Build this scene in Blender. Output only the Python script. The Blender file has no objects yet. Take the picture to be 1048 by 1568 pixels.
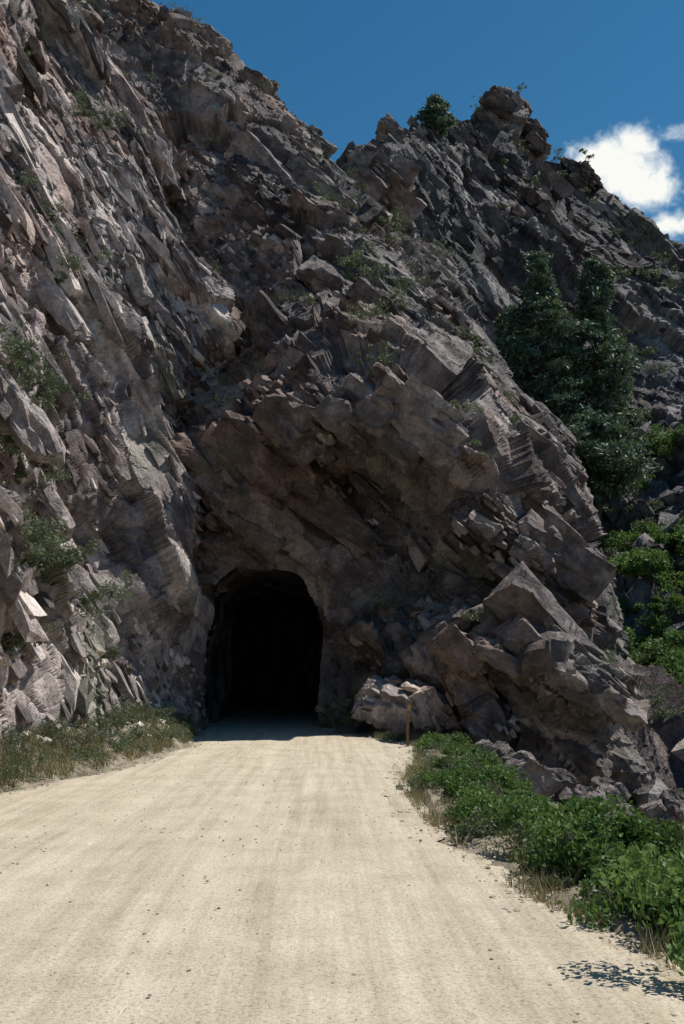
import bpy, bmesh, math, time
import numpy as np
from mathutils import Vector
T0=time.time()
rng=np.random.default_rng(11)
DET=.8
EYE=1.9; TH=math.radians(9); F=1524.0
cT,sT=math.cos(TH),math.sin(TH)

# ---------- survey helper: bearing + distance north -> world position ----------
def sv(u,v,D):
    a=(u-524)/F; b=(784-v)/F
    k=D/(cT-b*sT)
    return (a*k, D, EYE+(sT+b*cT)*k)
def bearing(P):
    x,y,z=P[...,0],P[...,1],P[...,2]-EYE
    dep=y*cT+z*sT; up=-y*sT+z*cT
    return 524+F*x/dep, 784-F*up/dep, dep

# ---------- numpy noise ----------
def h3(ix,iy,iz,seed):
    h=(ix.astype(np.uint32)*np.uint32(374761393))^(iy.astype(np.uint32)*np.uint32(668265263))^(iz.astype(np.uint32)*np.uint32(2147483647-11234567))
    h=h+np.uint32((seed*2654435761)&0xffffffff)
    h^=h>>np.uint32(15); h*=np.uint32(2246822519); h^=h>>np.uint32(13); h*=np.uint32(3266489917); h^=h>>np.uint32(16)
    return h
def u01(h): return (h&np.uint32(0xffff)).astype(np.float32)/65535.0
def rehash(h,k):
    h=h*np.uint32(1664525)+np.uint32((1013904223+k*7919)&0xffffffff); h^=h>>np.uint32(16); h*=np.uint32(2246822519); h^=h>>np.uint32(13)
    return h
def vnoise(P,seed=0):
    P=np.asarray(P,dtype=np.float32); f=np.floor(P); i=f.astype(np.int64); t=P-f; t=t*t*(3-2*t)
    out=np.zeros(len(P),np.float32)
    for dx in (0,1):
        wx=t[:,0] if dx else 1-t[:,0]
        for dy in (0,1):
            wy=t[:,1] if dy else 1-t[:,1]
            for dz in (0,1):
                wz=t[:,2] if dz else 1-t[:,2]
                out+=wx*wy*wz*u01(h3(i[:,0]+dx,i[:,1]+dy,i[:,2]+dz,seed))
    return out*2-1
def fbm(P,oct=4,seed=0,gain=.5):
    a=1;o=0
    P=np.asarray(P,dtype=np.float32)
    for k in range(oct):
        o=o+a*vnoise(P*(2.03**k)+k*17.3,seed+k); a*=gain
    return o
def cells(Q,seed=0):
    b=np.floor(Q-.5).astype(np.int64)
    n=len(Q); f1=np.full(n,9e9,np.float32); f2=np.full(n,9e9,np.float32); hid=np.zeros(n,np.uint32); rel=np.zeros((n,3),np.float32)
    for dx in (0,1):
        for dy in (0,1):
            for dz in (0,1):
                cx,cy,cz=b[:,0]+dx,b[:,1]+dy,b[:,2]+dz
                h=h3(cx,cy,cz,seed)
                r=np.empty((n,3),np.float32)
                r[:,0]=Q[:,0]-(cx+.5+.75*(u01(rehash(h,1))-.5))
                r[:,1]=Q[:,1]-(cy+.5+.75*(u01(rehash(h,2))-.5))
                r[:,2]=Q[:,2]-(cz+.5+.75*(u01(rehash(h,3))-.5))
                d=np.abs(r[:,0])*.55+np.sqrt((r*r).sum(1))
                m=d<f1
                f2=np.where(m,f1,np.minimum(f2,d)); f1=np.where(m,d,f1)
                hid=np.where(m,h,hid); rel[m]=r[m]
    off=u01(rehash(hid,5))*2-1
    g=np.stack([u01(rehash(hid,6)),u01(rehash(hid,7)),u01(rehash(hid,8))],1)*2-1
    return off,(g*rel).sum(1),f2-f1,u01(rehash(hid,9))

def frame(n,t):
    n=np.array(n,float); n/=np.linalg.norm(n); t=np.array(t,float); t-=n*(t@n); t/=np.linalg.norm(t)
    return np.stack([n,t,np.cross(n,t)]).astype(np.float32)

# ---------- mesh helpers ----------
def mk(name,V,Fc,mat,attrs=None,smooth=False,parent=None):
    V=np.ascontiguousarray(V,dtype=np.float32); Fc=np.ascontiguousarray(Fc,dtype=np.int32); k=Fc.shape[1]
    me=bpy.data.meshes.new(name)
    me.vertices.add(len(V)); me.vertices.foreach_set('co',V.ravel())
    me.loops.add(Fc.size); me.loops.foreach_set('vertex_index',Fc.ravel())
    me.polygons.add(len(Fc)); me.polygons.foreach_set('loop_start',np.arange(0,Fc.size,k,dtype=np.int32))
    me.update(calc_edges=True)
    me.polygons.foreach_set('use_smooth',np.full(len(Fc),smooth))
    for an,av in (attrs or {}).items():
        a=me.attributes.new(an,'FLOAT','POINT'); a.data.foreach_set('value',np.ascontiguousarray(av,dtype=np.float32))
    if mat: me.materials.append(mat)
    ob=bpy.data.objects.new(name,me); bpy.context.scene.collection.objects.link(ob)
    if parent: ob.parent=parent
    return ob
def gridfaces(nr,nc):
    i=np.arange(nr*nc).reshape(nr,nc)
    return np.stack([i[:-1,:-1],i[:-1,1:],i[1:,1:],i[1:,:-1]],-1).reshape(-1,4)
def crw(n_ctrl,params):
    W=np.zeros((len(params),n_ctrl),np.float32)
    i=np.clip(np.floor(params).astype(int),0,n_ctrl-2); t=params-i
    c=[-.5*t+t*t-.5*t**3, 1-2.5*t*t+1.5*t**3, .5*t+2*t*t-1.5*t**3, -.5*t*t+.5*t**3]
    for k in range(4):
        j=np.clip(i-1+k,0,n_ctrl-1)
        np.add.at(W,(np.arange(len(params)),j),c[k])
    return W
def loft(net,nr,nc,minseg=2.):
    net=np.array(net,dtype=np.float32)
    def par(n,axis):
        d=np.linalg.norm(np.diff(net,axis=axis),axis=2)
        dm=d.mean(axis=1-axis); dm=np.maximum(dm,minseg)
        cum=np.concatenate([[0],np.cumsum(dm)])
        return np.interp(np.linspace(0,cum[-1],n),cum,np.arange(len(cum)))
    Wr=crw(net.shape[0],par(nr,0)); Wc=crw(net.shape[1],par(nc,1))
    return np.einsum('ri,ijk,cj->rck',Wr,net,Wc)
def normals(G):
    du=np.gradient(G,axis=1); dv=np.gradient(G,axis=0)
    n=np.cross(du,dv); n/=np.linalg.norm(n,axis=2,keepdims=True)+1e-9
    return n
def fracture(G,R,spec,seed,big=(6,.7),damp=None,dirmix=(0.1,-.5,.1),ribs=None):
    N=normals(G)
    c=G[G.shape[0]//2,G.shape[1]//2]
    if N[G.shape[0]//2,G.shape[1]//2]@(np.array([0,0,2])-c)<0: N=-N
    N=N+np.array(dirmix); N/=np.linalg.norm(N,axis=2,keepdims=True)
    N=N.reshape(-1,3).astype(np.float32); P=G.reshape(-1,3).astype(np.float32).copy()
    dm=np.ones(len(P),np.float32) if damp is None else damp.ravel().astype(np.float32)
    P+=N*(big[1]*fbm(P/big[0],2,seed)*dm)[:,None]
    if ribs:   # tilted beds standing out as ribs with overhanging undersides
        per,amp=ribs
        wv=(P@R[0])/per+.5*fbm(P/9.,2,seed+31)+.2*fbm(P/3.,2,seed+37)
        k=np.floor(wv); f=wv-k
        kk=np.stack([k*1.7,(P@R[1])/9.,k*0],1)
        hgt=.55+.7*vnoise(kk,seed+33)
        saw=np.where(f>.9,(1-f)/.1,(f/.9)**1.3)
        P+=N*(amp*dm*np.clip(hgt,.05,1.2)*(saw-.4))[:,None]
    tone=np.zeros(len(P),np.float32); wt=0
    warp=np.stack([fbm(P/3.5,2,seed+50),fbm(P/3.5,2,seed+60),fbm(P/3.5,2,seed+70)],1)
    D=np.zeros(len(P),np.float32)
    for k,(size,st,amp,tilt,crack) in enumerate(spec):
        Q=((P+warp*min(.5,size*.16))@R.T)/(size*np.array(st,np.float32))
        off,g,bd,rid=cells(Q,seed+k*13)
        D+=dm*amp*(off*.8+tilt*g)
        if crack: D-=dm*crack*np.clip(1-bd/.09,0,1)
        w=[.35,.3,.25,.1][min(k,3)]; tone+=w*rid; wt+=w
    D+=dm*.05*fbm(P/.4,3,seed+5)
    P+=N*D[:,None]
    return P.reshape(G.shape), tone/wt

# ---------- fractured rock blocks (joint-bounded slabs protruding from the face) ----------
def templates(cuts,n=20,seed=0):
    r=np.random.default_rng(seed); out=[]
    for k in range(n):
        bm=bmesh.new()
        for sx in (-1,1):
            for sy in (-1,1):
                for sz in (-1,1):
                    p=np.array([sx,sy,sz])*.5*(1-.42*r.random(3))
                    if r.random()<.45:
                        for ax in range(3):
                            q=p.copy(); q[ax]*=r.uniform(.1,.7); bm.verts.new(q)
                    else: bm.verts.new(p)
        bmesh.ops.convex_hull(bm,input=bm.verts[:])
        for v in [v for v in bm.verts if not v.link_faces]: bm.verts.remove(v)
        if cuts: bmesh.ops.subdivide_edges(bm,edges=bm.edges[:],cuts=cuts,use_grid_fill=True)
        bmesh.ops.triangulate(bm,faces=bm.faces[:])
        bm.verts.ensure_lookup_table(); bm.verts.index_update()
        out.append((np.array([v.co[:] for v in bm.verts]),np.array([[v.index for v in f.verts] for f in bm.faces])))
        bm.free()
    return out
TP={0:templates(0,40,1),1:templates(1,30,2),2:templates(7,16,3)}
def rotmat(r,n,amt):
    a=r.normal(size=(n,3))*amt; th=np.linalg.norm(a,axis=1)+1e-9; k=a/th[:,None]
    K=np.zeros((n,3,3)); K[:,0,1]=-k[:,2];K[:,0,2]=k[:,1];K[:,1,0]=k[:,2];K[:,1,2]=-k[:,0];K[:,2,0]=-k[:,1];K[:,2,1]=k[:,0]
    return np.eye(3)[None]+np.sin(th)[:,None,None]*K+(1-np.cos(th))[:,None,None]*(K@K)
def placeblocks(C,S,R,jit,lod,seed,rough=.03):
    r=np.random.default_rng(seed); n=len(C); J=rotmat(r,n,jit); ti=r.integers(0,len(TP[lod]),n); VV=[];FF=[];TT=[];o=0
    fl=r.choice([-1.,1.],(n,3)); tn=r.random(n)
    for k,(tv,tf) in enumerate(TP[lod]):
        ix=np.where(ti==k)[0]
        if not len(ix): continue
        L=tv[None]*S[ix][:,None,:]*fl[ix][:,None,:]
        W=L@R.astype(float)
        W=np.einsum('nij,nvj->nvi',J[ix],W)+C[ix][:,None,:]
        nf=len(tv); VV.append(W.reshape(-1,3)); FF.append((tf[None]+(o+nf*np.arange(len(ix)))[:,None,None]).reshape(-1,3)); TT.append(np.repeat(tn[ix],nf)); o+=nf*len(ix)
    V=np.concatenate(VV); Fc=np.concatenate(FF); T=np.concatenate(TT)
    if lod and rough:
        m=rough
        if lod==2:   # break the big faces along the joint sets
            for sz,a in ((m*18,m*2.4),(m*7,m*1.0)):
                o_,g_,bd_,rd_=cells(((V+.3*m*np.stack([fbm(V/(m*10),2,7+i) for i in range(3)],1))@R.T/(sz*np.array([.55,1.4,1.]))).astype(np.float32),seed+5)
                V=V+(R[0][None]*o_[:,None]+R[2][None]*(2*rd_-1)[:,None]*.8+R[1][None]*g_[:,None]*.4)*a
                T=T*.65+rd_*.35
        V=V+np.stack([fbm(V/(m*8),3,seed+i*9) for i in range(3)],1)*m*.8
    return V,Fc,T
def merge(parts):
    o=0;VV=[];FF=[];TT=[]
    for V,Fc,T in parts: VV.append(V);FF.append(Fc+o);TT.append(T);o+=len(V)
    return np.concatenate(VV),np.concatenate(FF),np.concatenate(TT)
def blocks(GG,k=6):
    a,b_=GG.shape[0]//k*k,GG.shape[1]//k*k
    B=GG[:a,:b_].reshape(a//k,k,b_//k,k,3); Bm=B.mean((1,3)); N=normals(Bm); N*=np.sign(N[N.shape[0]//2,:,1].mean())*-1
    return Bm.reshape(-1,3),N.reshape(-1,3)
def blockcover(name,GG,R,classes,mat,seed,avoid=None,jits=(.05,.10,.16),parent=None,ms=5.):
    B,N=blocks(GG,3)
    u,v,d=bearing(B); vis=(d>1)&(u>-500)&(u<1500)&(v>-350)&(v<1500)
    B=B[vis];N=N[vis]; dens=fbm(B/ms,3,seed+3)
    parts=[]
    for k,(n,smin,smax,lod,sink,thr,rough) in enumerate(classes):
        r=np.random.default_rng(seed+k)
        idx=np.where(dens*.6+r.random(len(B))*.6-.3>thr)[0]; idx=r.choice(idx,n)
        q=r.random((n,1))**1.8
        S=np.array(smin)*(1-q)+np.array(smax)*q; S=S*r.uniform(.6,1.5,(n,3))
        ext=(np.abs(N[idx]@R.T)*S).sum(1)*.5
        C=B[idx]+r.normal(size=(n,3))*.1*S.mean(1)[:,None]-N[idx]*(ext*(sink+.5*r.random(n)))[:,None]
        if avoid is not None:
            ok=~avoid(C,S); C=C[ok];S=S[ok]
        parts.append(placeblocks(C,S,R,jits[min(k,2)],lod,seed+k*7,rough))
    V,Fc,T=merge(parts)
    return mk(name,V,Fc,mat,{'tone':T*.75+.12},parent=parent)
def outcrop(name,c,rad,seed,R,mat,k=6,parent=None,rf=.035,slim=(.75,1.5,1.2),spread=.33,nsm=9):
    r=np.random.default_rng(seed); rad=np.array(rad); rm=rad.mean()
    C=np.array(c)+r.normal(size=(k,3))*rad*spread; C[0]=c
    S=np.tile(rm*np.array(slim),(k,1))*r.uniform(.55,1.1,(k,1))*r.uniform(.8,1.2,(k,3)); S[0]*=1.3
    p1=placeblocks(C,S,R,.12,2,seed,rf*rm+.01)
    m=k*nsm; d=r.normal(size=(m,3)); d/=np.linalg.norm(d,axis=1,keepdims=True)
    C2=np.array(c)+d*rad*.75; S2=rm*np.array([.16,.45,.32])*r.uniform(.5,1.5,(m,3))
    p2=placeblocks(C2,S2,R,.15,1,seed+1,.012*rm)
    V,Fc,T=merge([p1,p2]); return mk(name,V,Fc,mat,{'tone':T*.6+.22},parent=parent)

# ---------- materials ----------
def newmat(name):
    m=bpy.data.materials.new(name); m.use_nodes=True; nt=m.node_tree; nt.nodes.clear()
    out=nt.nodes.new('ShaderNodeOutputMaterial'); b=nt.nodes.new('ShaderNodeBsdfPrincipled'); nt.links.new(b.outputs[0],out.inputs[0])
    b.inputs['Roughness'].default_value=.85; b.inputs['Specular IOR Level'].default_value=.3
    return m,nt,b,out
def ramp(nt,src,stops):
    r=nt.nodes.new('ShaderNodeValToRGB'); e=r.color_ramp.elements
    while len(e)<len(stops): e.new(.5)
    for el,(p,c) in zip(e,stops): el.position=p; el.color=(*c,1)
    nt.links.new(src,r.inputs[0]); return r.outputs[0]
def noise(nt,vec,scale,det=5,rough=.6,dist=0):
    n=nt.nodes.new('ShaderNodeTexNoise'); n.inputs['Scale'].default_value=scale; n.inputs['Detail'].default_value=det; n.inputs['Roughness'].default_value=rough; n.inputs['Distortion'].default_value=dist
    nt.links.new(vec,n.inputs['Vector']); return n.outputs['Fac']
def mixc(nt,fac,a,b,mode='MIX'):
    m=nt.nodes.new('ShaderNodeMix'); m.data_type='RGBA'; m.blend_type=mode
    for s,v in ((m.inputs[0],fac),(m.inputs[6],a),(m.inputs[7],b)):
        if hasattr(v,'is_linked'): nt.links.new(v,s)
        elif isinstance(v,tuple): s.default_value=(*v,1)
        else: s.default_value=v
    return m.outputs[2]
def math_(nt,op,a,b=None,c=None,clamp=False):
    m=nt.nodes.new('ShaderNodeMath'); m.operation=op; m.use_clamp=clamp
    for s,v in zip(m.inputs,(a,b,c)):
        if v is None: continue
        if hasattr(v,'is_linked'): nt.links.new(v,s)
        else: s.default_value=v
    return m.outputs[0]
def attr(nt,n):
    a=nt.nodes.new('ShaderNodeAttribute'); a.attribute_name=n; return a.outputs['Fac']
def coords(nt):
    return nt.nodes.new('ShaderNodeTexCoord').outputs['Object']
def bump(nt,b,h,strength,dist):
    n=nt.nodes.new('ShaderNodeBump'); n.inputs['Strength'].default_value=strength; n.inputs['Distance'].default_value=dist
    nt.links.new(h,n.inputs['Height']); nt.links.new(n.outputs[0],b.inputs['Normal'])

def rockmat(name,dark=1.0,scale=1.0,tint=(1,1,1),stain=None,lichen=.6):
    m,nt,b,_=newmat(name); co=coords(nt)
    t=attr(nt,'tone'); n1=noise(nt,co,.2/scale,3,.6,.4); n2=noise(nt,co,1.7/scale,5,.65); n3=noise(nt,co,9/scale,4,.7)
    s=math_(nt,'ADD',math_(nt,'MULTIPLY',t,.5),math_(nt,'MULTIPLY',n2,.55))
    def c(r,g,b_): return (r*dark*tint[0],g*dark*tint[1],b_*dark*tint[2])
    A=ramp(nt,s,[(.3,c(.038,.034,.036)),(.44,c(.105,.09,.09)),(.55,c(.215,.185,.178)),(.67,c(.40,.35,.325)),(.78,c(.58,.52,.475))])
    B=ramp(nt,s,[(.32,c(.05,.033,.03)),(.5,c(.18,.122,.102)),(.72,c(.44,.325,.27))])
    f=n1
    if stain:
        v=nt.nodes.new('ShaderNodeVectorMath'); v.operation='DISTANCE'; nt.links.new(co,v.inputs[0]); v.inputs[1].default_value=stain[:3]
        f=math_(nt,'ADD',n1,math_(nt,'MULTIPLY',math_(nt,'SUBTRACT',1.,math_(nt,'DIVIDE',v.outputs['Value'],stain[3]),clamp=True),.35))
    C=mixc(nt,ramp(nt,f,[(.5,(0,0,0)),(.64,(.8,.8,.8))]),A,B)
    C=mixc(nt,ramp(nt,n1,[(.3,(lichen,)*3),(.43,(0,0,0))]),C,c(.12,.135,.095))
    C=mixc(nt,.6,C,ramp(nt,n3,[(.3,(.3,.3,.32)),(.5,(.9,.9,.9)),(.7,(1.35,1.3,1.25))]),'MULTIPLY')
    nt.links.new(C,b.inputs['Base Color'])
    h=math_(nt,'ADD',n3,math_(nt,'MULTIPLY',n2,1.5)); bump(nt,b,h,.75,.12*scale)
    return m
def leafmat(name,stops,trans=.3):
    m,nt,b,out=newmat(name); C=ramp(nt,attr(nt,'tone'),stops); nt.links.new(C,b.inputs['Base Color']); b.inputs['Roughness'].default_value=.55
    tr=nt.nodes.new('ShaderNodeBsdfTranslucent'); nt.links.new(mixc(nt,.5,C,(.16,.22,.04)),tr.inputs[0])
    mx=nt.nodes.new('ShaderNodeMixShader'); mx.inputs[0].default_value=trans
    nt.links.new(b.outputs[0],mx.inputs[1]); nt.links.new(tr.outputs[0],mx.inputs[2]); nt.links.new(mx.outputs[0],out.inputs[0])
    return m
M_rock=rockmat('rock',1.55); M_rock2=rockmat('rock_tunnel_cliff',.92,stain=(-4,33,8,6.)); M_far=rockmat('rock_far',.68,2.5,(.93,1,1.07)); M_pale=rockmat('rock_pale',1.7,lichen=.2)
M_dark=rockmat('rock_tunnel_shade',.5)  # bore rock darkened in colour to stand in for tunnel shade
M_green=leafmat('leaf_green',[(0,(.03,.065,.018)),(.5,(.075,.165,.04)),(1,(.16,.27,.075))],.35)
M_sage=leafmat('leaf_sage',[(0,(.045,.062,.038)),(.5,(.105,.13,.078)),(1,(.20,.22,.15))],.25)
M_pine=leafmat('needles',[(0,(.03,.062,.046)),(.6,(.085,.145,.105)),(1,(.15,.20,.14))],.2)
M_dry=leafmat('dry_grass',[(0,(.12,.11,.05)),(.5,(.26,.22,.12)),(1,(.4,.34,.2))],.2)
M_bark,nt,b,_=newmat('bark'); nt.links.new(ramp(nt,noise(nt,coords(nt),6),[(.3,(.03,.022,.018)),(.7,(.12,.085,.06))]),b.inputs['Base Color'])

# ---------- cliff masses ----------
def rowsv(L): return [[sv(*p) for p in r] for r in L]
SP_left=[(4.6,(.5,1.5,1.1),.5,.5,.0),(1.9,(.6,1.4,1.),.25,.5,.1),(.8,(.7,1.3,1.),.09,.6,.05)]
left=[
 [(-150,1230,13),(-20,1190,17),(115,1150,22),(228,1130,27),(312,1120,32),(290,1110,36)],
 [(-150,1130,13.5),(-10,1100,17.5),(118,1085,22.4),(228,1075,27),(312,1070,32),(290,1070,36)],
 [(-150,960,14.3),(0,930,18.8),(110,960,23.3),(215,960,27.3),(310,960,31.5),(290,960,36)],
 [(-150,700,16),(0,720,20.5),(100,760,24.5),(200,790,28.3),(294,830,31.8),(285,830,36)],
 [(-150,430,19),(0,470,24),(90,540,27.5),(190,620,30.5),(282,690,32.8),(300,690,37)],
 [(-150,160,23),(0,220,28),(90,320,31),(190,430,34),(300,560,35.0),(330,560,39)],
 [(-150,-150,30),(0,-40,35),(100,80,37),(220,260,37.5),(340,490,37.5),(365,500,42)],
 [(-150,-200,40),(20,-60,45),(130,70,46),(245,270,46),(360,520,45),(400,540,48)]]
L_=rowsv(left)
hx=[-7.5,-7.6,-8,-8.8,-10,-12,-16,-26]; hz=[-.3,1,3.4,7,11,15.5,20,24]
for i,rw in enumerate(L_): rw[:0]=[(hx[i]-.8,0,hz[i]),(hx[i]+.2,8,hz[i])]
G=loft(L_,int(880*DET),int(640*DET))
R_left=frame((.84,.05,.53),(.5,.1,-.86))
lowd=np.clip((G[...,2]+.5)/4,.25,1)
lowd*=1-.8*np.clip((G[...,1]-27.5)/3,0,1)*np.clip((11.5-G[...,2])/3,0,1)
GL,tone=fracture(G,R_left,SP_left,3,(5,.7),damp=lowd,ribs=(3.0,2.8))
lc=mk('roadside_cliff',GL.reshape(-1,3),gridfaces(*GL.shape[:2]),M_rock,{'tone':tone})
def av_left(C,S): return (C[:,1]<11)|(C[:,0]+S.max(1)*.5>-4.2)
blockcover('fractured_slabs',GL,R_left,[
 (250,(.32,2.6,1.1),(.85,7.0,2.4),2,.4,.0,.05),
 (1700,(.14,1.0,.5),(.45,3.0,1.2),1,.35,.0,.04),
 (7000,(.06,.28,.16),(.2,1.0,.45),0,.25,.0,0)],M_rock,100,av_left,parent=lc)

main=[
 [(230,1190,36),(325,1190,34),(410,1190,33.5),(490,1190,33),(560,1190,32),(640,1190,30.5),(720,1250,28.5),(800,1330,26.5),(900,1380,26.5),(1000,1380,29),(1100,1380,36)],
 [(230,1112,36),(325,1112,34),(410,1112,33.5),(490,1112,33),(560,1108,32),(640,1105,31),(720,1140,29),(800,1230,27.8),(900,1270,28.4),(1000,1250,31),(1100,1250,36)],
 [(230,1000,35.5),(325,1000,34),(410,1000,33.5),(490,1000,33),(560,1000,32.3),(650,1010,31),(740,1050,29.8),(830,1100,29),(920,1130,29),(985,1130,31),(1070,1140,38)],
 [(230,900,35),(325,900,34),(410,890,33.5),(490,900,33.4),(570,900,33),(650,920,32),(745,975,30),(840,1010,26.6),(920,1050,27.2),(975,1070,31),(1030,1080,40)],
 [(230,800,34),(325,820,33.3),(410,820,33.3),(490,815,34),(570,820,34.2),(650,850,34),(730,890,33.2),(800,940,32.8),(860,965,33.2),(900,995,36),(950,1010,46)],
 [(240,700,34.5),(320,730,33),(410,730,32.9),(490,720,34.4),(560,720,34.9),(635,730,33.8),(715,770,31.6),(790,830,32),(850,870,33.6),(905,885,37),(940,900,46)],
 [(250,600,36),(320,620,33.5),(400,625,31.4),(490,615,30.0),(560,605,29.8),(620,605,30.0),(680,640,30.4),(750,690,32.1),(800,720,35),(835,740,38),(870,750,46)],
 [(260,480,40),(330,490,38),(410,490,37),(490,480,36.5),(560,480,36.5),(620,490,37),(670,520,37.5),(710,560,38),(745,600,39.5),(775,630,43),(800,650,50)],
 [(230,330,42),(310,340,41),(400,350,41),(470,350,41),(530,350,41.5),(580,370,42),(620,400,43),(650,430,44),(690,450,45),(720,480,48),(745,510,54)],
 [(170,160,45),(240,170,45),(320,180,45),(400,210,45),(450,235,45.5),(495,275,46.5),(530,310,48),(570,350,50),(610,375,52),(650,400,55),(680,430,60)],
 [(70,-50,48),(180,5,49),(275,50,49),(340,105,49),(415,138,49),(470,195,50),(515,275,51),(545,340,54),(590,370,56),(630,390,60),(660,420,65)]]
net=np.array(rowsv(main)); r9=net[-1]
net=np.concatenate([net,(r9+[0,8,-3])[None],(r9+[0,18,-16])[None]])
G=loft(net,int(1050*DET),int(760*DET))
# tunnel opening
TX,HW,ZS,ZT,YM=-2.6,1.92,2.9,5.25,33.5
def holef(x,z,g=0.):
    dx=np.abs(x-TX)/(HW+g)
    return np.where(z<ZS,dx,(dx**2.8+(np.maximum(z-ZS,0)/(ZT-ZS+g))**2.8)**(1/2.8))
hf=holef(G[...,0],G[...,2]); front=G[...,1]<38
w=np.where(front,np.clip((1.6-hf)/.5,0,1),0)
G[...,1]=G[...,1]*(1-w)+YM*w
damp=1-.7*w
R_main=frame((.66,-.3,.69),(.66,.1,-.75))
SP_main=[(4.8,(.8,1.2,1.0),.8,.5,.0),(2.0,(.7,1.3,1.),.3,.55,.1),(.85,(.7,1.2,1.),.10,.6,.06)]
GM,tone=fracture(G,R_main,SP_main,21,(6,.8),damp,ribs=(3.4,.9))
fc=gridfaces(*GM.shape[:2]); V=GM.reshape(-1,3)
ins=(holef(V[:,0]+.22*vnoise(V*1.3,5),V[:,2]+.35*vnoise(V*1.1,8))<1)&(V[:,1]<37)
fc=fc[~ins[fc].all(1)]
cliff=mk('tunnel_cliff',V,fc,M_rock2,{'tone':tone})
def av_main(C,S):
    m=S.max(1)*.38
    return ((holef(C[:,0],C[:,2],m)<1.05)&(C[:,1]<38))|((C[:,2]<S.max(1)*.4+1.)&(C[:,0]<1.0)&(C[:,0]>TX-1.5))
blockcover('fractured_slabs',GM,R_main,[
 (460,(.55,1.7,1.2),(1.6,4.2,2.8),2,.5,.0,.05),
 (2300,(.2,.7,.45),(.65,2.0,1.1),1,.4,.0,.045),
 (9000,(.08,.25,.16),(.26,.8,.45),0,.3,.0,0)],M_rock2,200,av_main,parent=cliff)
for i,(u,v,D,rd) in enumerate([(300,75,48.5,(1.9,1.6,1.5)),(262,68,49,(1.1,1.2,1.5)),(390,150,48,(1.6,1.3,1.1)),(215,25,48.5,(1.3,1.2,1.)),(470,225,49,(1.3,1.2,1.3)),(515,305,50,(1.0,1,1.4)),(570,280,60,(1.5,1.4,2.4)),(605,300,61,(1.2,1.3,2.8)),
   (450,640,30.2,(1.8,1.,1.)),(560,625,30.0,(2.,1.,1.)),(650,650,30.2,(1.6,1.,1.3)),(500,770,33.4,(.9,.6,.9)),(545,805,33.4,(1.1,.5,.4)),(735,800,31.3,(1.4,1.,1.2)),(800,850,32,(1.3,1.,1.3)),(670,510,36,(1.4,1,1.6)),(420,605,31.5,(1.2,.9,.7)),
   (790,1005,27.6,(1.9,1.,.6)),(900,1050,27.4,(1.6,1.,.7)),(350,780,33,(.8,.5,1.1))]):
    outcrop('outcrop',sv(u,v,D),rd,400+i,R_main,M_rock2,6,cliff)
# tunnel bore
ny=220; na=150
ys=np.concatenate([[YM+.35,YM+.6],np.linspace(YM+.9,78,ny)])
ang=np.linspace(0,1,na)
prof=[]
for a in ang:
    if a<.28: prof.append((-1, -.4+(ZS+.4)*a/.28))
    elif a>.72: prof.append((1, -.4+(ZS+.4)*(1-a)/.28))
    else:
        t=math.pi*(1-(a-.28)/.44); c_,s_=math.cos(t),math.sin(t); prof.append((math.copysign(abs(c_)**.72,c_),ZS+(ZT-ZS)*s_**.72))
prof=np.array(prof)
TV=np.zeros((len(ys),na,3))
for i,y in enumerate(ys):
    s=1.4 if i==0 else (1.2 if i==1 else 1.06)
    TV[i,:,0]=TX+prof[:,0]*HW*s-(max(0,y-40)**2)*.012; TV[i,:,1]=y; TV[i,:,2]=np.where(prof[:,1]>ZS,ZS+(prof[:,1]-ZS)*s,prof[:,1])
tv=TV.reshape(-1,3); cc=np.stack([np.full(len(tv),TX)-(np.maximum(0,tv[:,1]-40)**2)*.012,tv[:,1],np.full(len(tv),2.2)],1)
dr=tv-cc; dr/=np.linalg.norm(dr,axis=1,keepdims=True)
o,g,bd,rid=cells((tv/.9).astype(np.float32),77); o2,g2,_,_=cells((tv/.35).astype(np.float32),78)
tv=tv+dr*(.1*o+.12*g+.05*o2+.06)[:,None]
mk('tunnel_bore',tv,gridfaces(len(ys),na),M_dark,{'tone':rid},parent=cliff)

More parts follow.
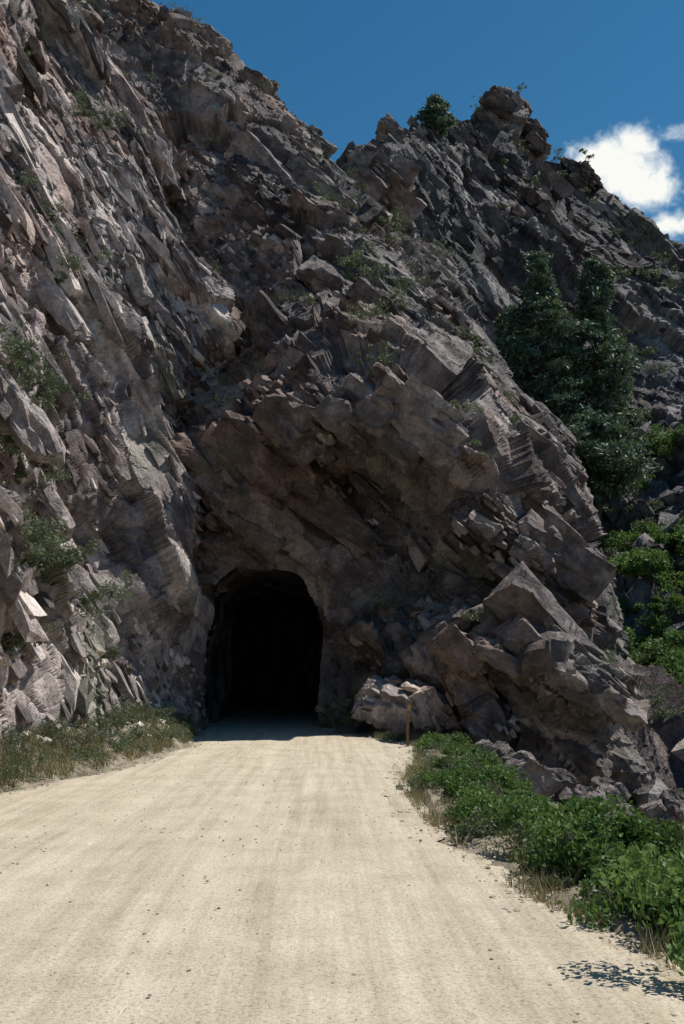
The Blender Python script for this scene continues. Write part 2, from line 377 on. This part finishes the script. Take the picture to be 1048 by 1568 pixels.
ridge_sky=[(440,330,72),(500,310,72),(548,242,74),(600,232,78),(660,198,90),(735,178,98),(790,150,102),(850,240,104),(900,258,106),(970,343,108),(1048,403,110),(1250,500,112),(1500,620,112)]
ridge=[
 [(440,1400,50),(500,1400,50),(560,1400,50),(620,1400,48),(680,1400,46),(750,1400,44),(800,1400,42),(860,1380,38),(930,1360,34),(1000,1340,31),(1080,1340,29),(1300,1360,26),(1600,1400,22)],
 [(440,1180,56),(500,1180,56),(560,1180,56),(620,1180,54),(680,1180,52),(750,1180,50),(800,1180,48),(860,1170,46),(930,1160,43),(1000,1150,39),(1080,1150,36),(1300,1150,32),(1600,1150,28)],
 [(440,1000,60),(500,1000,60),(560,1000,60),(620,1000,58),(680,1000,56),(750,1000,54),(800,1000,53),(860,1000,51),(930,1000,49),(1000,1000,46),(1080,1000,44),(1300,1000,40),(1600,1000,36)],
 [(440,850,62),(500,850,62),(560,850,62),(620,850,61),(680,850,60),(750,850,60),(800,850,60),(860,850,60),(930,850,59),(1000,850,56),(1080,850,54),(1300,850,52),(1600,850,48)],
 [(440,680,65),(500,680,65),(560,680,65),(620,680,66),(680,680,68),(750,680,72),(800,690,74),(860,700,74),(930,710,73),(1000,700,71),(1080,700,70),(1300,720,68),(1600,750,62)],
 [(440,450,69),(500,440,69),(560,430,68),(620,430,69),(680,430,78),(750,430,85),(800,430,87),(860,450,89),(915,470,90),(985,500,90),(1060,520,90),(1270,600,90),(1550,700,85)],
 [(440,380,71),(500,370,71),(555,310,70),(610,310,72),(670,300,83),(740,290,92),(795,280,96),(855,330,98),(905,350,99),(975,410,100),(1053,450,100),(1260,540,100),(1520,650,100)],
 ridge_sky]
net=np.array(rowsv(ridge)); r9=net[-1]
net=np.concatenate([net,(r9+[1,12,-4])[None],(r9+[3,30,-22])[None]])
G=loft(net,int(720*DET),int(600*DET),3.)
R_r=frame((.72,-.2,.66),(.65,.1,-.75))
SP_r=[(11,(.8,1.2,1.1),1.4,.4,0),(4.5,(.7,1.3,1.),.6,.5,.25),(1.9,(.7,1.3,1.),.2,.6,.12)]
GR,tone=fracture(G,R_r,SP_r,41,(14,1.6),ribs=(8,2.6))
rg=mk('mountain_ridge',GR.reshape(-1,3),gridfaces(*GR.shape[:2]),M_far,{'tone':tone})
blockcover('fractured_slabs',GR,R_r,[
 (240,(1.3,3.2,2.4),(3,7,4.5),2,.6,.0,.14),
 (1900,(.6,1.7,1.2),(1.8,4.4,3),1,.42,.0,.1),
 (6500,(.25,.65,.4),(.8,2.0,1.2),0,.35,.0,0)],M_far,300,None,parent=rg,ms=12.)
for i,(u,v,D,rd) in enumerate([(565,262,73,(2,2,2.4)),(600,258,76,(1.8,2,2)),(750,190,99,(2.4,2,2.)),(785,178,101,(2.2,2,2.8)),(815,212,102,(2,2,2.4)),(895,285,105,(2.2,2,2.)),(700,215,93,(3,2,2)),(640,228,85,(2.4,2,2)),(965,355,106,(3,2,2)),(1030,405,108,(3,2,2))]):
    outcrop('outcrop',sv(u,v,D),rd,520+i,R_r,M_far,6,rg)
print('masses',time.time()-T0)

# ---------- ground & road ----------
yl=[-30,0,10,15.5,19.4,25,29,33,36,80]; xl=[-6.8,-6.2,-5.7,-5.15,-4.3,-3.7,-4.0,-4.5,-4.6,-4.6]
yr=[-30,0,6.5,9,13.5,17,21,25,29,33,36,80]; xr=[4.0,3.1,2.15,1.5,1.0,.98,1.5,1.75,.6,-.7,-.6,-.6]
def ground_z(x,y):
    L=np.interp(y,yl,xl); Rr=np.interp(y,yr,xr)
    z=np.full(x.shape,-.02)
    dl=np.maximum(L-x,0); z+=np.where(dl>0,np.minimum(dl*.55,.75),0)
    dr=np.maximum(x-Rr,0)
    bank=np.where(dr<.9,.05*dr,0.045-.5*(dr-.9))
    bank=np.maximum(bank,-4.5)
    far=np.clip((x-15)*.5,0,30)
    nearcl=np.clip((y-25)/3,0,1)*np.clip((6-x)/3,0,1)
    z+=np.where(dr>0,bank*(1-nearcl)+far,0)
    return z
def graded(a,b,c,d,h,H):
    return np.concatenate([np.linspace(a,b,H)[:-1],np.arange(b,c,h),np.linspace(c,d,H)])
gx=graded(-900,-12,16,900,.13,40); gy=graded(-600,2,40,1500,.13,40)
X,Y=np.meshgrid(gx,gy); Z=ground_z(X,Y)
pp=np.stack([X,Y,Z],-1).reshape(-1,3).astype(np.float32)
off=((X<np.interp(Y,yl,xl)-.15)|(X>np.interp(Y,yr,xr)+.15)).ravel()
near=((np.abs(pp[:,0])<30)&(np.abs(pp[:,1])<60))
pp[:,2]+=np.where(off&near,.10*fbm(pp/.9,4,9)+.12*fbm(pp/2.5,2,19),0)
M_soil,nt,b,_=newmat('soil'); co=coords(nt)
C=ramp(nt,noise(nt,co,3,6,.7),[(.3,(.15,.12,.09)),(.5,(.29,.24,.18)),(.7,(.45,.39,.30))])
C=mixc(nt,ramp(nt,noise(nt,co,.7,4),[(.48,(0,0,0)),(.62,(.6,.6,.6))]),C,(.13,.13,.07)); nt.links.new(C,b.inputs['Base Color']); bump(nt,b,noise(nt,co,14,5,.7),.8,.05)
mk('ground',pp,gridfaces(len(gy),len(gx)),M_soil)
# road
ry=np.concatenate([np.linspace(-30,1.5,30)[:-1],np.arange(1.5,40,.09),np.linspace(40,78,20)]); nx=150
S=np.linspace(0,1,nx)
L=np.interp(ry,yl,xl); Rr=np.interp(ry,yr,xr)
L=np.convolve(np.pad(L,8,'edge'),np.ones(17)/17,'valid'); Rr=np.convolve(np.pad(Rr,8,'edge'),np.ones(17)/17,'valid')
e=np.stack([ry*.8,ry*0,ry*0],1)
L=L+.22*fbm(e,3,4)-.1; Rr=Rr+.28*fbm(e,4,14,.6)+.15
RX=L[:,None]+(Rr-L)[:,None]*S; RY=np.repeat(ry[:,None],nx,1)
RX[ry>40]-=((ry[ry>40]-40)**2*.012)[:,None]
lat=RX-np.interp(RY,[0,10,20,33,80],[-1.7,-2.0,-2.1,-2.5,-2.5])
edge=np.minimum(S,1-S)[None,:]
RZ=.004+.035*np.clip(edge/.06,0,1)-.02*np.exp(-((np.abs(lat)-.8)/.25)**2)
rp=np.stack([RX,RY,RZ],-1).reshape(-1,3).astype(np.float32)
rp[:,2]+=.007*fbm(rp*np.array([3,1.0,1],np.float32),3,33)
M_road,nt,b,_=newmat('gravel_road'); co=coords(nt)
cx=nt.nodes.new('ShaderNodeCombineXYZ'); nt.links.new(attr(nt,'lat'),cx.inputs[0]); sx=nt.nodes.new('ShaderNodeSeparateXYZ'); nt.links.new(co,sx.inputs[0]); nt.links.new(math_(nt,'MULTIPLY',sx.outputs[1],.035),cx.inputs[1])
streak=noise(nt,cx.outputs[0],5.5,8,.72,.05)
C=ramp(nt,streak,[(.3,(.42,.355,.26)),(.5,(.555,.48,.37)),(.7,(.66,.59,.47))])
tl=math_(nt,'ABSOLUTE',math_(nt,'SUBTRACT',math_(nt,'ABSOLUTE',attr(nt,'lat')),.8))
C=mixc(nt,ramp(nt,tl,[(.1,(.45,.45,.45)),(.42,(0,0,0))]),C,(.63,.56,.44))
C=mixc(nt,.8,C,ramp(nt,noise(nt,co,1.3,5,.65),[(.3,(.82,.80,.76)),(.6,(1.05,1.05,1.04))]),'MULTIPLY')
fine=noise(nt,co,38,4,.8)
C=mixc(nt,.85,C,ramp(nt,fine,[(.33,(.4,.38,.35)),(.47,(.96,.96,.96)),(.7,(1.2,1.2,1.2))]),'MULTIPLY')
vo=nt.nodes.new('ShaderNodeTexVoronoi'); vo.inputs['Scale'].default_value=22; nt.links.new(co,vo.inputs['Vector'])
vc=nt.nodes.new('ShaderNodeSeparateColor'); nt.links.new(vo.outputs['Color'],vc.inputs[0])
peb=math_(nt,'MULTIPLY',math_(nt,'LESS_THAN',vo.outputs['Distance'],.28),math_(nt,'GREATER_THAN',vc.outputs[0],.75))
C=mixc(nt,math_(nt,'MULTIPLY',peb,.6),C,ramp(nt,vc.outputs[1],[(0,(.22,.185,.15)),(1,(.7,.65,.56))]))
nt.links.new(C,b.inputs['Base Color']); b.inputs['Roughness'].default_value=.95
bump(nt,b,math_(nt,'ADD',fine,math_(nt,'MULTIPLY',peb,.6)),.7,.02)
mk('gravel_road',rp,gridfaces(len(ry),nx),M_road,{'lat':lat.ravel()},True)

def stones(name,C,sz,mat,squash=.6,seed=1):
    r=np.random.default_rng(seed)
    base=np.array([(1,0,0),(-1,0,0),(0,1,0),(0,-1,0),(0,0,1),(0,0,-1),(.6,.6,.55),(-.6,.6,.5),(.6,-.6,.5),(-.6,-.6,.6)],float)
    fs=[(4,0,6),(4,6,2),(4,2,7),(4,7,1),(4,1,9),(4,9,3),(4,3,8),(4,8,0),(0,2,6),(2,1,7),(1,3,9),(3,0,8),(5,2,0),(5,1,2),(5,3,1),(5,0,3)]
    n=len(C); V=base[None]*(1+.35*(r.random((n,10,3))-.5)); V*=sz[:,None,None]*np.array([1,.8,squash])
    a=r.random(n)*6.28; c,s=np.cos(a)[:,None],np.sin(a)[:,None]
    V=np.stack([V[...,0]*c-V[...,1]*s,V[...,0]*s+V[...,1]*c,V[...,2]],-1)+C[:,None,:]
    Fc=(np.array(fs)[None]+10*np.arange(n)[:,None,None]).reshape(-1,3)
    return mk(name,V.reshape(-1,3),Fc,mat,{'tone':np.repeat(r.random(n),10)})
n=10000; y=2+34*rng.random(n)**1.4; l=np.interp(y,yl,xl); rr=np.interp(y,yr,xr)
t=np.where(rng.random(n)<.55,rng.random(n),np.where(rng.random(n)<.4,.03*rng.normal(size=n),1+.05*rng.normal(size=n)))
x=l+(rr-l)*t; sz=.004+.018*rng.random(n)**5
sz=np.where((t<.05)|(t>.93),sz*1.8,sz)
M_peb,nt,b,_=newmat('pebble'); nt.links.new(ramp(nt,attr(nt,'tone'),[(0,(.22,.18,.15)),(.5,(.42,.37,.30)),(1,(.65,.6,.52))]),b.inputs['Base Color'])
stones('gravel_stones',np.stack([x,y,np.maximum(ground_z(x,y),.035)+sz*.1],1),sz,M_peb,.5)

# ---------- foliage builders ----------
def leaves(name,C,size,mat,tone,aspect=.5,up=.3,seed=0,parent=None):
    r=np.random.default_rng(seed); n=len(C)
    a=r.normal(size=(n,3)); a[:,2]+=up; a/=np.linalg.norm(a,axis=1,keepdims=True)
    b=r.normal(size=(n,3)); b-=a*(a*b).sum(1,keepdims=True); b/=np.linalg.norm(b,axis=1,keepdims=True)
    s=np.asarray(size)[:,None]
    V=np.stack([C-a*s,C+b*s*aspect-a*s*.1,C+a*s,C-b*s*aspect-a*s*.1],1).reshape(-1,3)
    return mk(name,V,np.arange(4*n).reshape(n,4),mat,{'tone':np.repeat(np.clip(tone,0,1),4)},parent=parent)
def bushpts(cs,rs,per,seed,flat=.8):
    r=np.random.default_rng(seed); P=[];T=[]
    for c,rad in zip(cs,rs):
        k=r.integers(6,12); bc=r.normal(size=(k,3))*np.array([.55,.55,.4])*rad; bc[:,2]=np.abs(bc[:,2])+.2*rad
        br=rad*(.2+.3*r.random(k)); n=int(per*r.uniform(.7,1.3)); j=r.integers(0,k,n)
        d=r.normal(size=(n,3)); d/=np.linalg.norm(d,axis=1,keepdims=True)
        q=bc[j]+d*(br[j]*(r.random(n)**.45)*(1+.35*(r.random(n)**3)))[:,None]; q[:,2]=np.maximum(q[:,2]*flat,.02)
        P.append(q+c); T.append(np.clip(.5+.4*(r.random(k)[j]-.5)+.35*(r.random(n)-.5)+r.uniform(-.22,.22),0,1))
    return np.concatenate(P),np.concatenate(T)
def blades(name,C,h,mat,tone,wd=.012,lean=.4,seed=0):
    r=np.random.default_rng(seed); n=len(C); a=r.random(n)*6.28
    w=np.stack([np.cos(a),np.sin(a),0*a],1)*wd*(1+h[:,None]); t=np.stack([r.normal(size=n)*lean,r.normal(size=n)*lean,np.ones(n)],1)*h[:,None]
    V=np.stack([C-w,C+w,C+t],1).reshape(-1,3)
    return mk(name,V,np.arange(3*n).reshape(n,3),mat,{'tone':np.repeat(tone,3)})

BL,NL=blocks(GL); BM,NM=blocks(GM); BR,NR=blocks(GR)
def surf(B,u,v):
    pu,pv,d=bearing(B); k=(pu-u)**2+(pv-v)**2+np.where(d<6,1e9,0)
    c=np.argsort(k)[:8]; c=c[np.argmin(d[c])]; return B[c]
def scatter(B,N,n,thr,ms,seed,lo=.0):
    r=np.random.default_rng(seed); m=(N[:,2]>thr)&(fbm(B/ms,3,seed)>lo)&(B[:,1]>12); idx=np.where(m)[0]
    return B[r.choice(idx,min(n,len(idx)),replace=False)]

def shrubset(name,centres,rads,per,leaf,mat,seed,asp=.35):
    P,T=bushpts(centres,rads,per,seed); s=leaf*(.6+.8*np.random.default_rng(seed).random(len(P)))
    return leaves(name,P,s,mat,T,asp,.4,seed)
OUT=np.array([.1,-.25,.25])
cs=scatter(BL,NL,280,.5,4,5,.05)+OUT; shrubset('cliff_shrubs',cs,rng.uniform(.15,.45,len(cs)),220,.035,M_sage,1)
spots=[(20,580),(60,600),(90,640),(30,620),(20,700),(50,760),(80,880),(100,900),(60,870),(110,440),(130,20),(130,180),(160,200),(150,1000),(45,740),(60,910),(140,940),(230,230),(60,650),(20,860),(40,1030),(30,900),(10,650)]
cs=np.array([surf(BL,*s)+OUT*1.3+rng.normal(size=3)*.25 for s in spots for _ in range(3)])
shrubset('cliff_shrubs',cs,rng.uniform(.25,.6,len(cs)),600,.035,M_sage,2)
cs=scatter(BM,NM,260,.55,4,15,.1)+OUT; shrubset('cliff_shrubs',cs,rng.uniform(.15,.4,len(cs)),220,.04,M_sage,3)
spots=[(530,440),(550,430),(570,450),(600,480),(615,470),(590,370),(560,570),(590,570),(630,700),(700,660),(715,560),(750,960),(780,970),(570,945),(555,1060),(690,1020),(550,515),(610,350),(720,1010),(640,1000),(1000,1090),(1030,1110)]
cs=np.array([surf(BM,*s)+OUT*2+rng.normal(size=3)*.25 for s in spots for _ in range(3)])
shrubset('cliff_shrubs',cs,rng.uniform(.2,.55,len(cs)),400,.04,M_sage,4)
cs=np.array([sv(u,v,30.) for u,v in [(500,1108),(522,1100),(540,1085),(556,1065),(505,1115),(530,1110),(690,1115),(700,1095)]]); shrubset('portal_shrubs',cs,rng.uniform(.3,.5,len(cs)),700,.035,M_sage,14)
cs=scatter(BR,NR,420,.5,9,25,.0)+OUT*3; shrubset('hillside_shrubs',cs,rng.uniform(.4,1.0,len(cs)),180,.11,M_sage,5)
spots=[(u,v) for u,v in rng.uniform([930,810],[1100,900],(30,2))]+[(u,v) for u,v in rng.uniform([900,930],[1120,1090],(50,2))]+[(u,v) for u,v in rng.uniform([970,685],[1080,710],(14,2))]+[(u,v) for u,v in rng.uniform([915,735],[960,755],(6,2))]
cs=np.array([surf(BR,*s)+OUT*2 for s in spots]); shrubset('hillside_shrubs',cs,rng.uniform(.6,1.4,len(cs)),1000,.09,M_green,6,.5)

n=125; y=6.2+20*rng.random(n); x=np.interp(y,yr,xr)+.55+rng.random(n)**1.2*1.7
r_=rng.uniform(.18,.42,n)*(1+.4*(y<13)); cs=np.stack([x,y,ground_z(x,y)],1)
shrubset('roadside_shrubs',cs,r_,1300,.028,M_green,7,.5)
cs=np.array([(2.85,6.3,0),(3.2,6.6,-.05),(3.1,7.1,0),(2.7,7.6,0),(3.3,7.8,-.1),(2.5,8.5,0),(3.4,8.6,-.1),(3.8,7.4,-.1),(3.6,6.0,-.1),(2.4,9.6,0),(3.2,9.8,-.1),(2.2,11,0),(3.1,11.4,-.2)])
shrubset('roadside_shrubs',cs,rng.uniform(.5,.7,len(cs)),4200,.03,M_green,17,.5)
n=90; y=8+20*rng.random(n); x=np.interp(y,yr,xr)+.25+rng.random(n)*1.8
shrubset('roadside_shrubs',np.stack([x,y,ground_z(x,y)],1),rng.uniform(.15,.38,n),600,.03,M_sage,8,.3)
n=150; y=10+22*rng.random(n); x=np.interp(y,yl,xl)-.3-rng.random(n)*1.3
shrubset('verge_shrubs',np.stack([x,y,ground_z(x,y)],1),rng.uniform(.15,.45,n),500,.03,M_sage,9,.25)
n=34000; y=9+24*rng.random(n); x=np.interp(y,yl,xl)-.15-1.7*rng.random(n)
p=np.stack([x,y,ground_z(x,y)],1); m=fbm(p/.6,2,3)>-.05; p=p[m]
blades('dry_grass',p,rng.uniform(.08,.32,len(p)),M_dry,rng.random(len(p))*.8,.006,.35,3)
n=30000; y=4+24*rng.random(n); x=np.interp(y,yr,xr)+.0+2.2*rng.random(n)**1.4
p=np.stack([x,y,ground_z(x,y)],1); m=fbm(p/.5,2,13)>.0; p=p[m]
blades('dry_grass',p,rng.uniform(.06,.28,len(p)),M_dry,rng.random(len(p)),.005,.45,4)

# ---------- pines ----------
def pine(name,base,H,Rw,seed,dens=1.,leafs=.2):
    r=np.random.default_rng(seed); root=bpy.data.objects.new(name,None); bpy.context.scene.collection.objects.link(root)
    V=[];Fc=[]
    def tube(pts,rad,k=6):
        b0=len(V)
        for p,q in zip(pts,rad):
            for j in range(k): V.append((p[0]+q*math.cos(j*6.283/k),p[1]+q*math.sin(j*6.283/k),p[2]+(0 if rad[0]>.06 else q*math.sin(j*6.283/k))))
        for i in range(len(pts)-1):
            for j in range(k): Fc.append((b0+i*k+j,b0+i*k+(j+1)%k,b0+(i+1)*k+(j+1)%k,b0+(i+1)*k+j))
    zs=np.linspace(-1,H,12); wob=np.cumsum(r.normal(size=(12,2))*.007*H,0)
    tp=np.stack([base[0]+wob[:,0],base[1]+wob[:,1],base[2]+zs],1); tube(tp,np.linspace(H*.017,.02,12),8)
    P=[];z=H*.14
    while z<H*.99:
        f=z/H; prof=(1-f)**.55*(.6+.4*min(1,f*4))*(.85+.28*math.sin(f*19+seed))
        for _ in range(r.integers(4,8)):
            if r.random()<.12: continue
            a=r.random()*6.283; Lb=Rw*prof*r.uniform(.4,1.25)+.2; zz=z+r.uniform(-.15,.15)
            c=np.array([np.interp(zz,zs,tp[:,0]),np.interp(zz,zs,tp[:,1]),base[2]+zz])
            t=np.linspace(0,1,6)[:,None]; pts=c+np.array([math.cos(a),math.sin(a),0])*t*Lb+np.array([0,0,1])*(.25*t-.3*t*t)*Lb*(1.2-f)
            tube([tuple(q) for q in pts],np.linspace(.035,.01,6),3)
            m=int(dens*42*Lb)+8; tt=.15+.85*r.random(m)**.7
            q=np.stack([np.interp(tt,t[:,0],pts[:,i]) for i in range(3)],1)+r.normal(size=(m,3))*np.array([.22,.22,.13])*(.5+Lb*.25)
            P.append(q)
        z+=r.uniform(.18,.42)*max(H,6)/14
    P=np.concatenate(P)
    mk('trunk_and_branches',np.array(V),np.array(Fc),M_bark,parent=root)
    leaves('needles',P,leafs*(.5+.8*r.random(len(P))),M_pine,r.random(len(P)),.33,.2,seed,parent=root)
def pine_at(u,vb,vt,Rw,seed,D,dens=1,leafs=.2):
    b=np.array(sv(u,vb,D)); t=np.array(sv(u,vt,D)); pine('pine_tree',b,t[2]-b[2],Rw,seed,dens,leafs)
pine_at(840,850,385,3.7,1,56,1.7)
pine_at(912,830,402,3.3,2,58,1.7)
pine_at(795,760,470,2.8,3,60,1.6)
pine_at(875,800,440,2.8,4,60,1.6)
pine_at(948,770,490,2.3,6,62,1.5)
pine_at(825,800,560,2.6,7,58,1.5)
pine_at(668,206,150,1.9,5,86,2.4,.2)

# ---------- boulders ----------
R_b=frame((.35,-.35,.87),(.9,0,-.4))
def boulder(c,rad,seed,R,mat=M_rock2,k=4,nsm=5): return outcrop('boulder',c,rad,seed,R,mat,k,None,.03,(1.0,1.6,1.5),.28,nsm)
boulder(sv(615,1078,29.4),(1.5,.9,.9),5,R_b,M_pale,7,4)
boulder(sv(660,1090,28.8),(.8,.7,.6),15,R_left,M_pale,4,4)
boulder(sv(680,1005,30.4),(1.2,.8,1.9),6,R_left,k=6)
boulder(sv(720,1060,28.6),(1.1,.8,1.),9,R_left,k=5)
boulder(sv(745,1105,27.3),(1.,.8,.7),7,R_left)
boulder(sv(605,975,32),(.9,.8,1.4),8,R_left)
for i,(u,v,D,s) in enumerate([(905,1260,22,.6),(870,1245,23,.4),(960,1270,21,.5),(930,1235,24,.7),(800,1190,23,.6),(765,1165,25,.5),(1010,1300,19,.45),(850,1215,24,.7),(1030,1260,22,.6)]):
    boulder(sv(u,v,D),(s*1.2,s,s*.9),30+i,R_left,k=3)
n=300; y=12+19*rng.random(n); x=np.interp(y,yl,xl)-.5-1.2*rng.random(n); sz=.03+.16*rng.random(n)**3
stones('fallen_rocks',np.stack([x,y,ground_z(x,y)+sz*.2],1),sz,M_rock,.7,4)

# ---------- marker post ----------
root=bpy.data.objects.new('marker_post',None); bpy.context.scene.collection.objects.link(root)
M_post,nt,b,_=newmat('weathered_post'); nt.links.new(ramp(nt,noise(nt,coords(nt),12),[(.3,(.16,.08,.045)),(.7,(.32,.19,.12))]),b.inputs['Base Color'])
M_refl,nt,b,_=newmat('reflector'); b.inputs['Base Color'].default_value=(.45,.27,.10,1); b.inputs['Roughness'].default_value=.4
def box(name,c,s,mat,rot=0):
    bm=bmesh.new(); bmesh.ops.create_cube(bm,size=1)
    for v in bm.verts: v.co=Vector((v.co.x*s[0],v.co.y*s[1],v.co.z*s[2]))
    bmesh.ops.bevel(bm,geom=bm.edges[:],offset=min(s)*.15,segments=2,affect='EDGES')
    me=bpy.data.meshes.new(name); bm.to_mesh(me); bm.free(); me.materials.append(mat)
    o=bpy.data.objects.new(name,me); o.location=c; o.rotation_euler=(0,rot,0); bpy.context.scene.collection.objects.link(o); o.parent=root; return o
pb=(1.62,25.,0.)
box('post',(pb[0],pb[1],pb[2]+.52),(.065,.05,1.2),M_post,.03)
box('reflector',(pb[0]+.03,pb[1]-.04,pb[2]+.98),(.09,.02,.13),M_refl,.03)

# ---------- cloud ----------
M_cl=bpy.data.materials.new('cloud_glow'); M_cl.use_nodes=True; nt=M_cl.node_tree; nt.nodes.clear()
co=coords(nt); out=nt.nodes.new('ShaderNodeOutputMaterial')
n1=noise(nt,co,3.0,9,.6,.3)
acc=None
for (cx_,cy_,rx,ry_,s) in [(-.22,.2,.52,.42,1.),(.0,-.02,.62,.55,1.),(.25,-.3,.5,.4,.95),(.15,.35,.4,.35,.9),(.62,.4,.3,.15,.5),(.55,-.85,.4,.25,.75),(-.62,.35,.25,.16,.45)]:
    v=nt.nodes.new('ShaderNodeVectorMath'); v.operation='SUBTRACT'; nt.links.new(co,v.inputs[0]); v.inputs[1].default_value=(cx_,cy_,0)
    v2=nt.nodes.new('ShaderNodeVectorMath'); v2.operation='DIVIDE'; nt.links.new(v.outputs[0],v2.inputs[0]); v2.inputs[1].default_value=(rx,ry_,1)
    v3=nt.nodes.new('ShaderNodeVectorMath'); v3.operation='LENGTH'; nt.links.new(v2.outputs[0],v3.inputs[0])
    g_=math_(nt,'MULTIPLY',math_(nt,'SUBTRACT',1.25,v3.outputs['Value'],clamp=True),s)
    acc=g_ if acc is None else math_(nt,'MAXIMUM',acc,g_)
dens=math_(nt,'ADD',acc,math_(nt,'MULTIPLY',math_(nt,'SUBTRACT',n1,.5),1.5))
mr=nt.nodes.new('ShaderNodeMapRange'); mr.interpolation_type='SMOOTHSTEP'; mr.inputs[1].default_value=.15; mr.inputs[2].default_value=.85; nt.links.new(dens,mr.inputs[0])
msk=math_(nt,'MULTIPLY',mr.outputs[0],math_(nt,'GREATER_THAN',acc,.001))
em=nt.nodes.new('ShaderNodeEmission'); nt.links.new(ramp(nt,dens,[(.3,(.72,.84,.92)),(.85,(.97,.97,.92))]),em.inputs[0]); em.inputs[1].default_value=1.0  # sunlit white and bluish edges painted as emission on a flat sheet
tr=nt.nodes.new('ShaderNodeBsdfTransparent'); mx=nt.nodes.new('ShaderNodeMixShader'); nt.links.new(msk,mx.inputs[0]); nt.links.new(tr.outputs[0],mx.inputs[1]); nt.links.new(em.outputs[0],mx.inputs[2]); nt.links.new(mx.outputs[0],out.inputs[0])
g=np.linspace(-1.5,1.5,20); GX,GY=np.meshgrid(g,g)
cl=mk('cloud',np.stack([GX,GY,GX*0],-1).reshape(-1,3),gridfaces(20,20),M_cl)
cp=Vector(sv(957,262,1500)); cl.location=cp; s=1500*118/F*1.05; cl.scale=(s,s*.9,s)
cl.rotation_euler=(Vector((0,0,EYE))-cp).to_track_quat('Z','Y').to_euler()

# ---------- sun, sky, camera ----------
EL,AZ=math.radians(58),math.radians(70)
S_=Vector((math.cos(EL)*math.sin(AZ),math.cos(EL)*math.cos(AZ),math.sin(EL)))
sd=bpy.data.lights.new('sun','SUN'); sd.energy=5; sd.angle=math.radians(.5); sd.color=(1,.95,.87)
so=bpy.data.objects.new('sun',sd); so.rotation_euler=S_.to_track_quat('Z','Y').to_euler(); bpy.context.scene.collection.objects.link(so)
wd=bpy.data.worlds.new('World'); bpy.context.scene.world=wd; wd.use_nodes=True; nt=wd.node_tree
bg=nt.nodes['Background']; sk=nt.nodes.new('ShaderNodeTexSky'); sk.sky_type='NISHITA'; sk.sun_disc=False; sk.sun_elevation=EL; sk.sun_rotation=AZ; sk.altitude=1500; sk.air_density=1.2; sk.dust_density=.3; sk.ozone_density=3
hs=nt.nodes.new('ShaderNodeHueSaturation'); hs.inputs['Saturation'].default_value=1.3; hs.inputs['Hue'].default_value=.488
nt.links.new(sk.outputs[0],hs.inputs['Color']); nt.links.new(hs.outputs[0],bg.inputs[0]); bg.inputs[1].default_value=.082
cd=bpy.data.cameras.new('camera'); cd.lens=35; cd.sensor_fit='VERTICAL'; cd.sensor_height=36; cd.clip_end=5000
cam=bpy.data.objects.new('camera',cd); cam.location=(0,0,EYE); cam.rotation_euler=(math.radians(99),0,0); bpy.context.scene.collection.objects.link(cam); bpy.context.scene.camera=cam
sc=bpy.context.scene; sc.view_settings.view_transform='Standard'; sc.view_settings.look='None'; sc.view_settings.exposure=0
print('done',time.time()-T0)
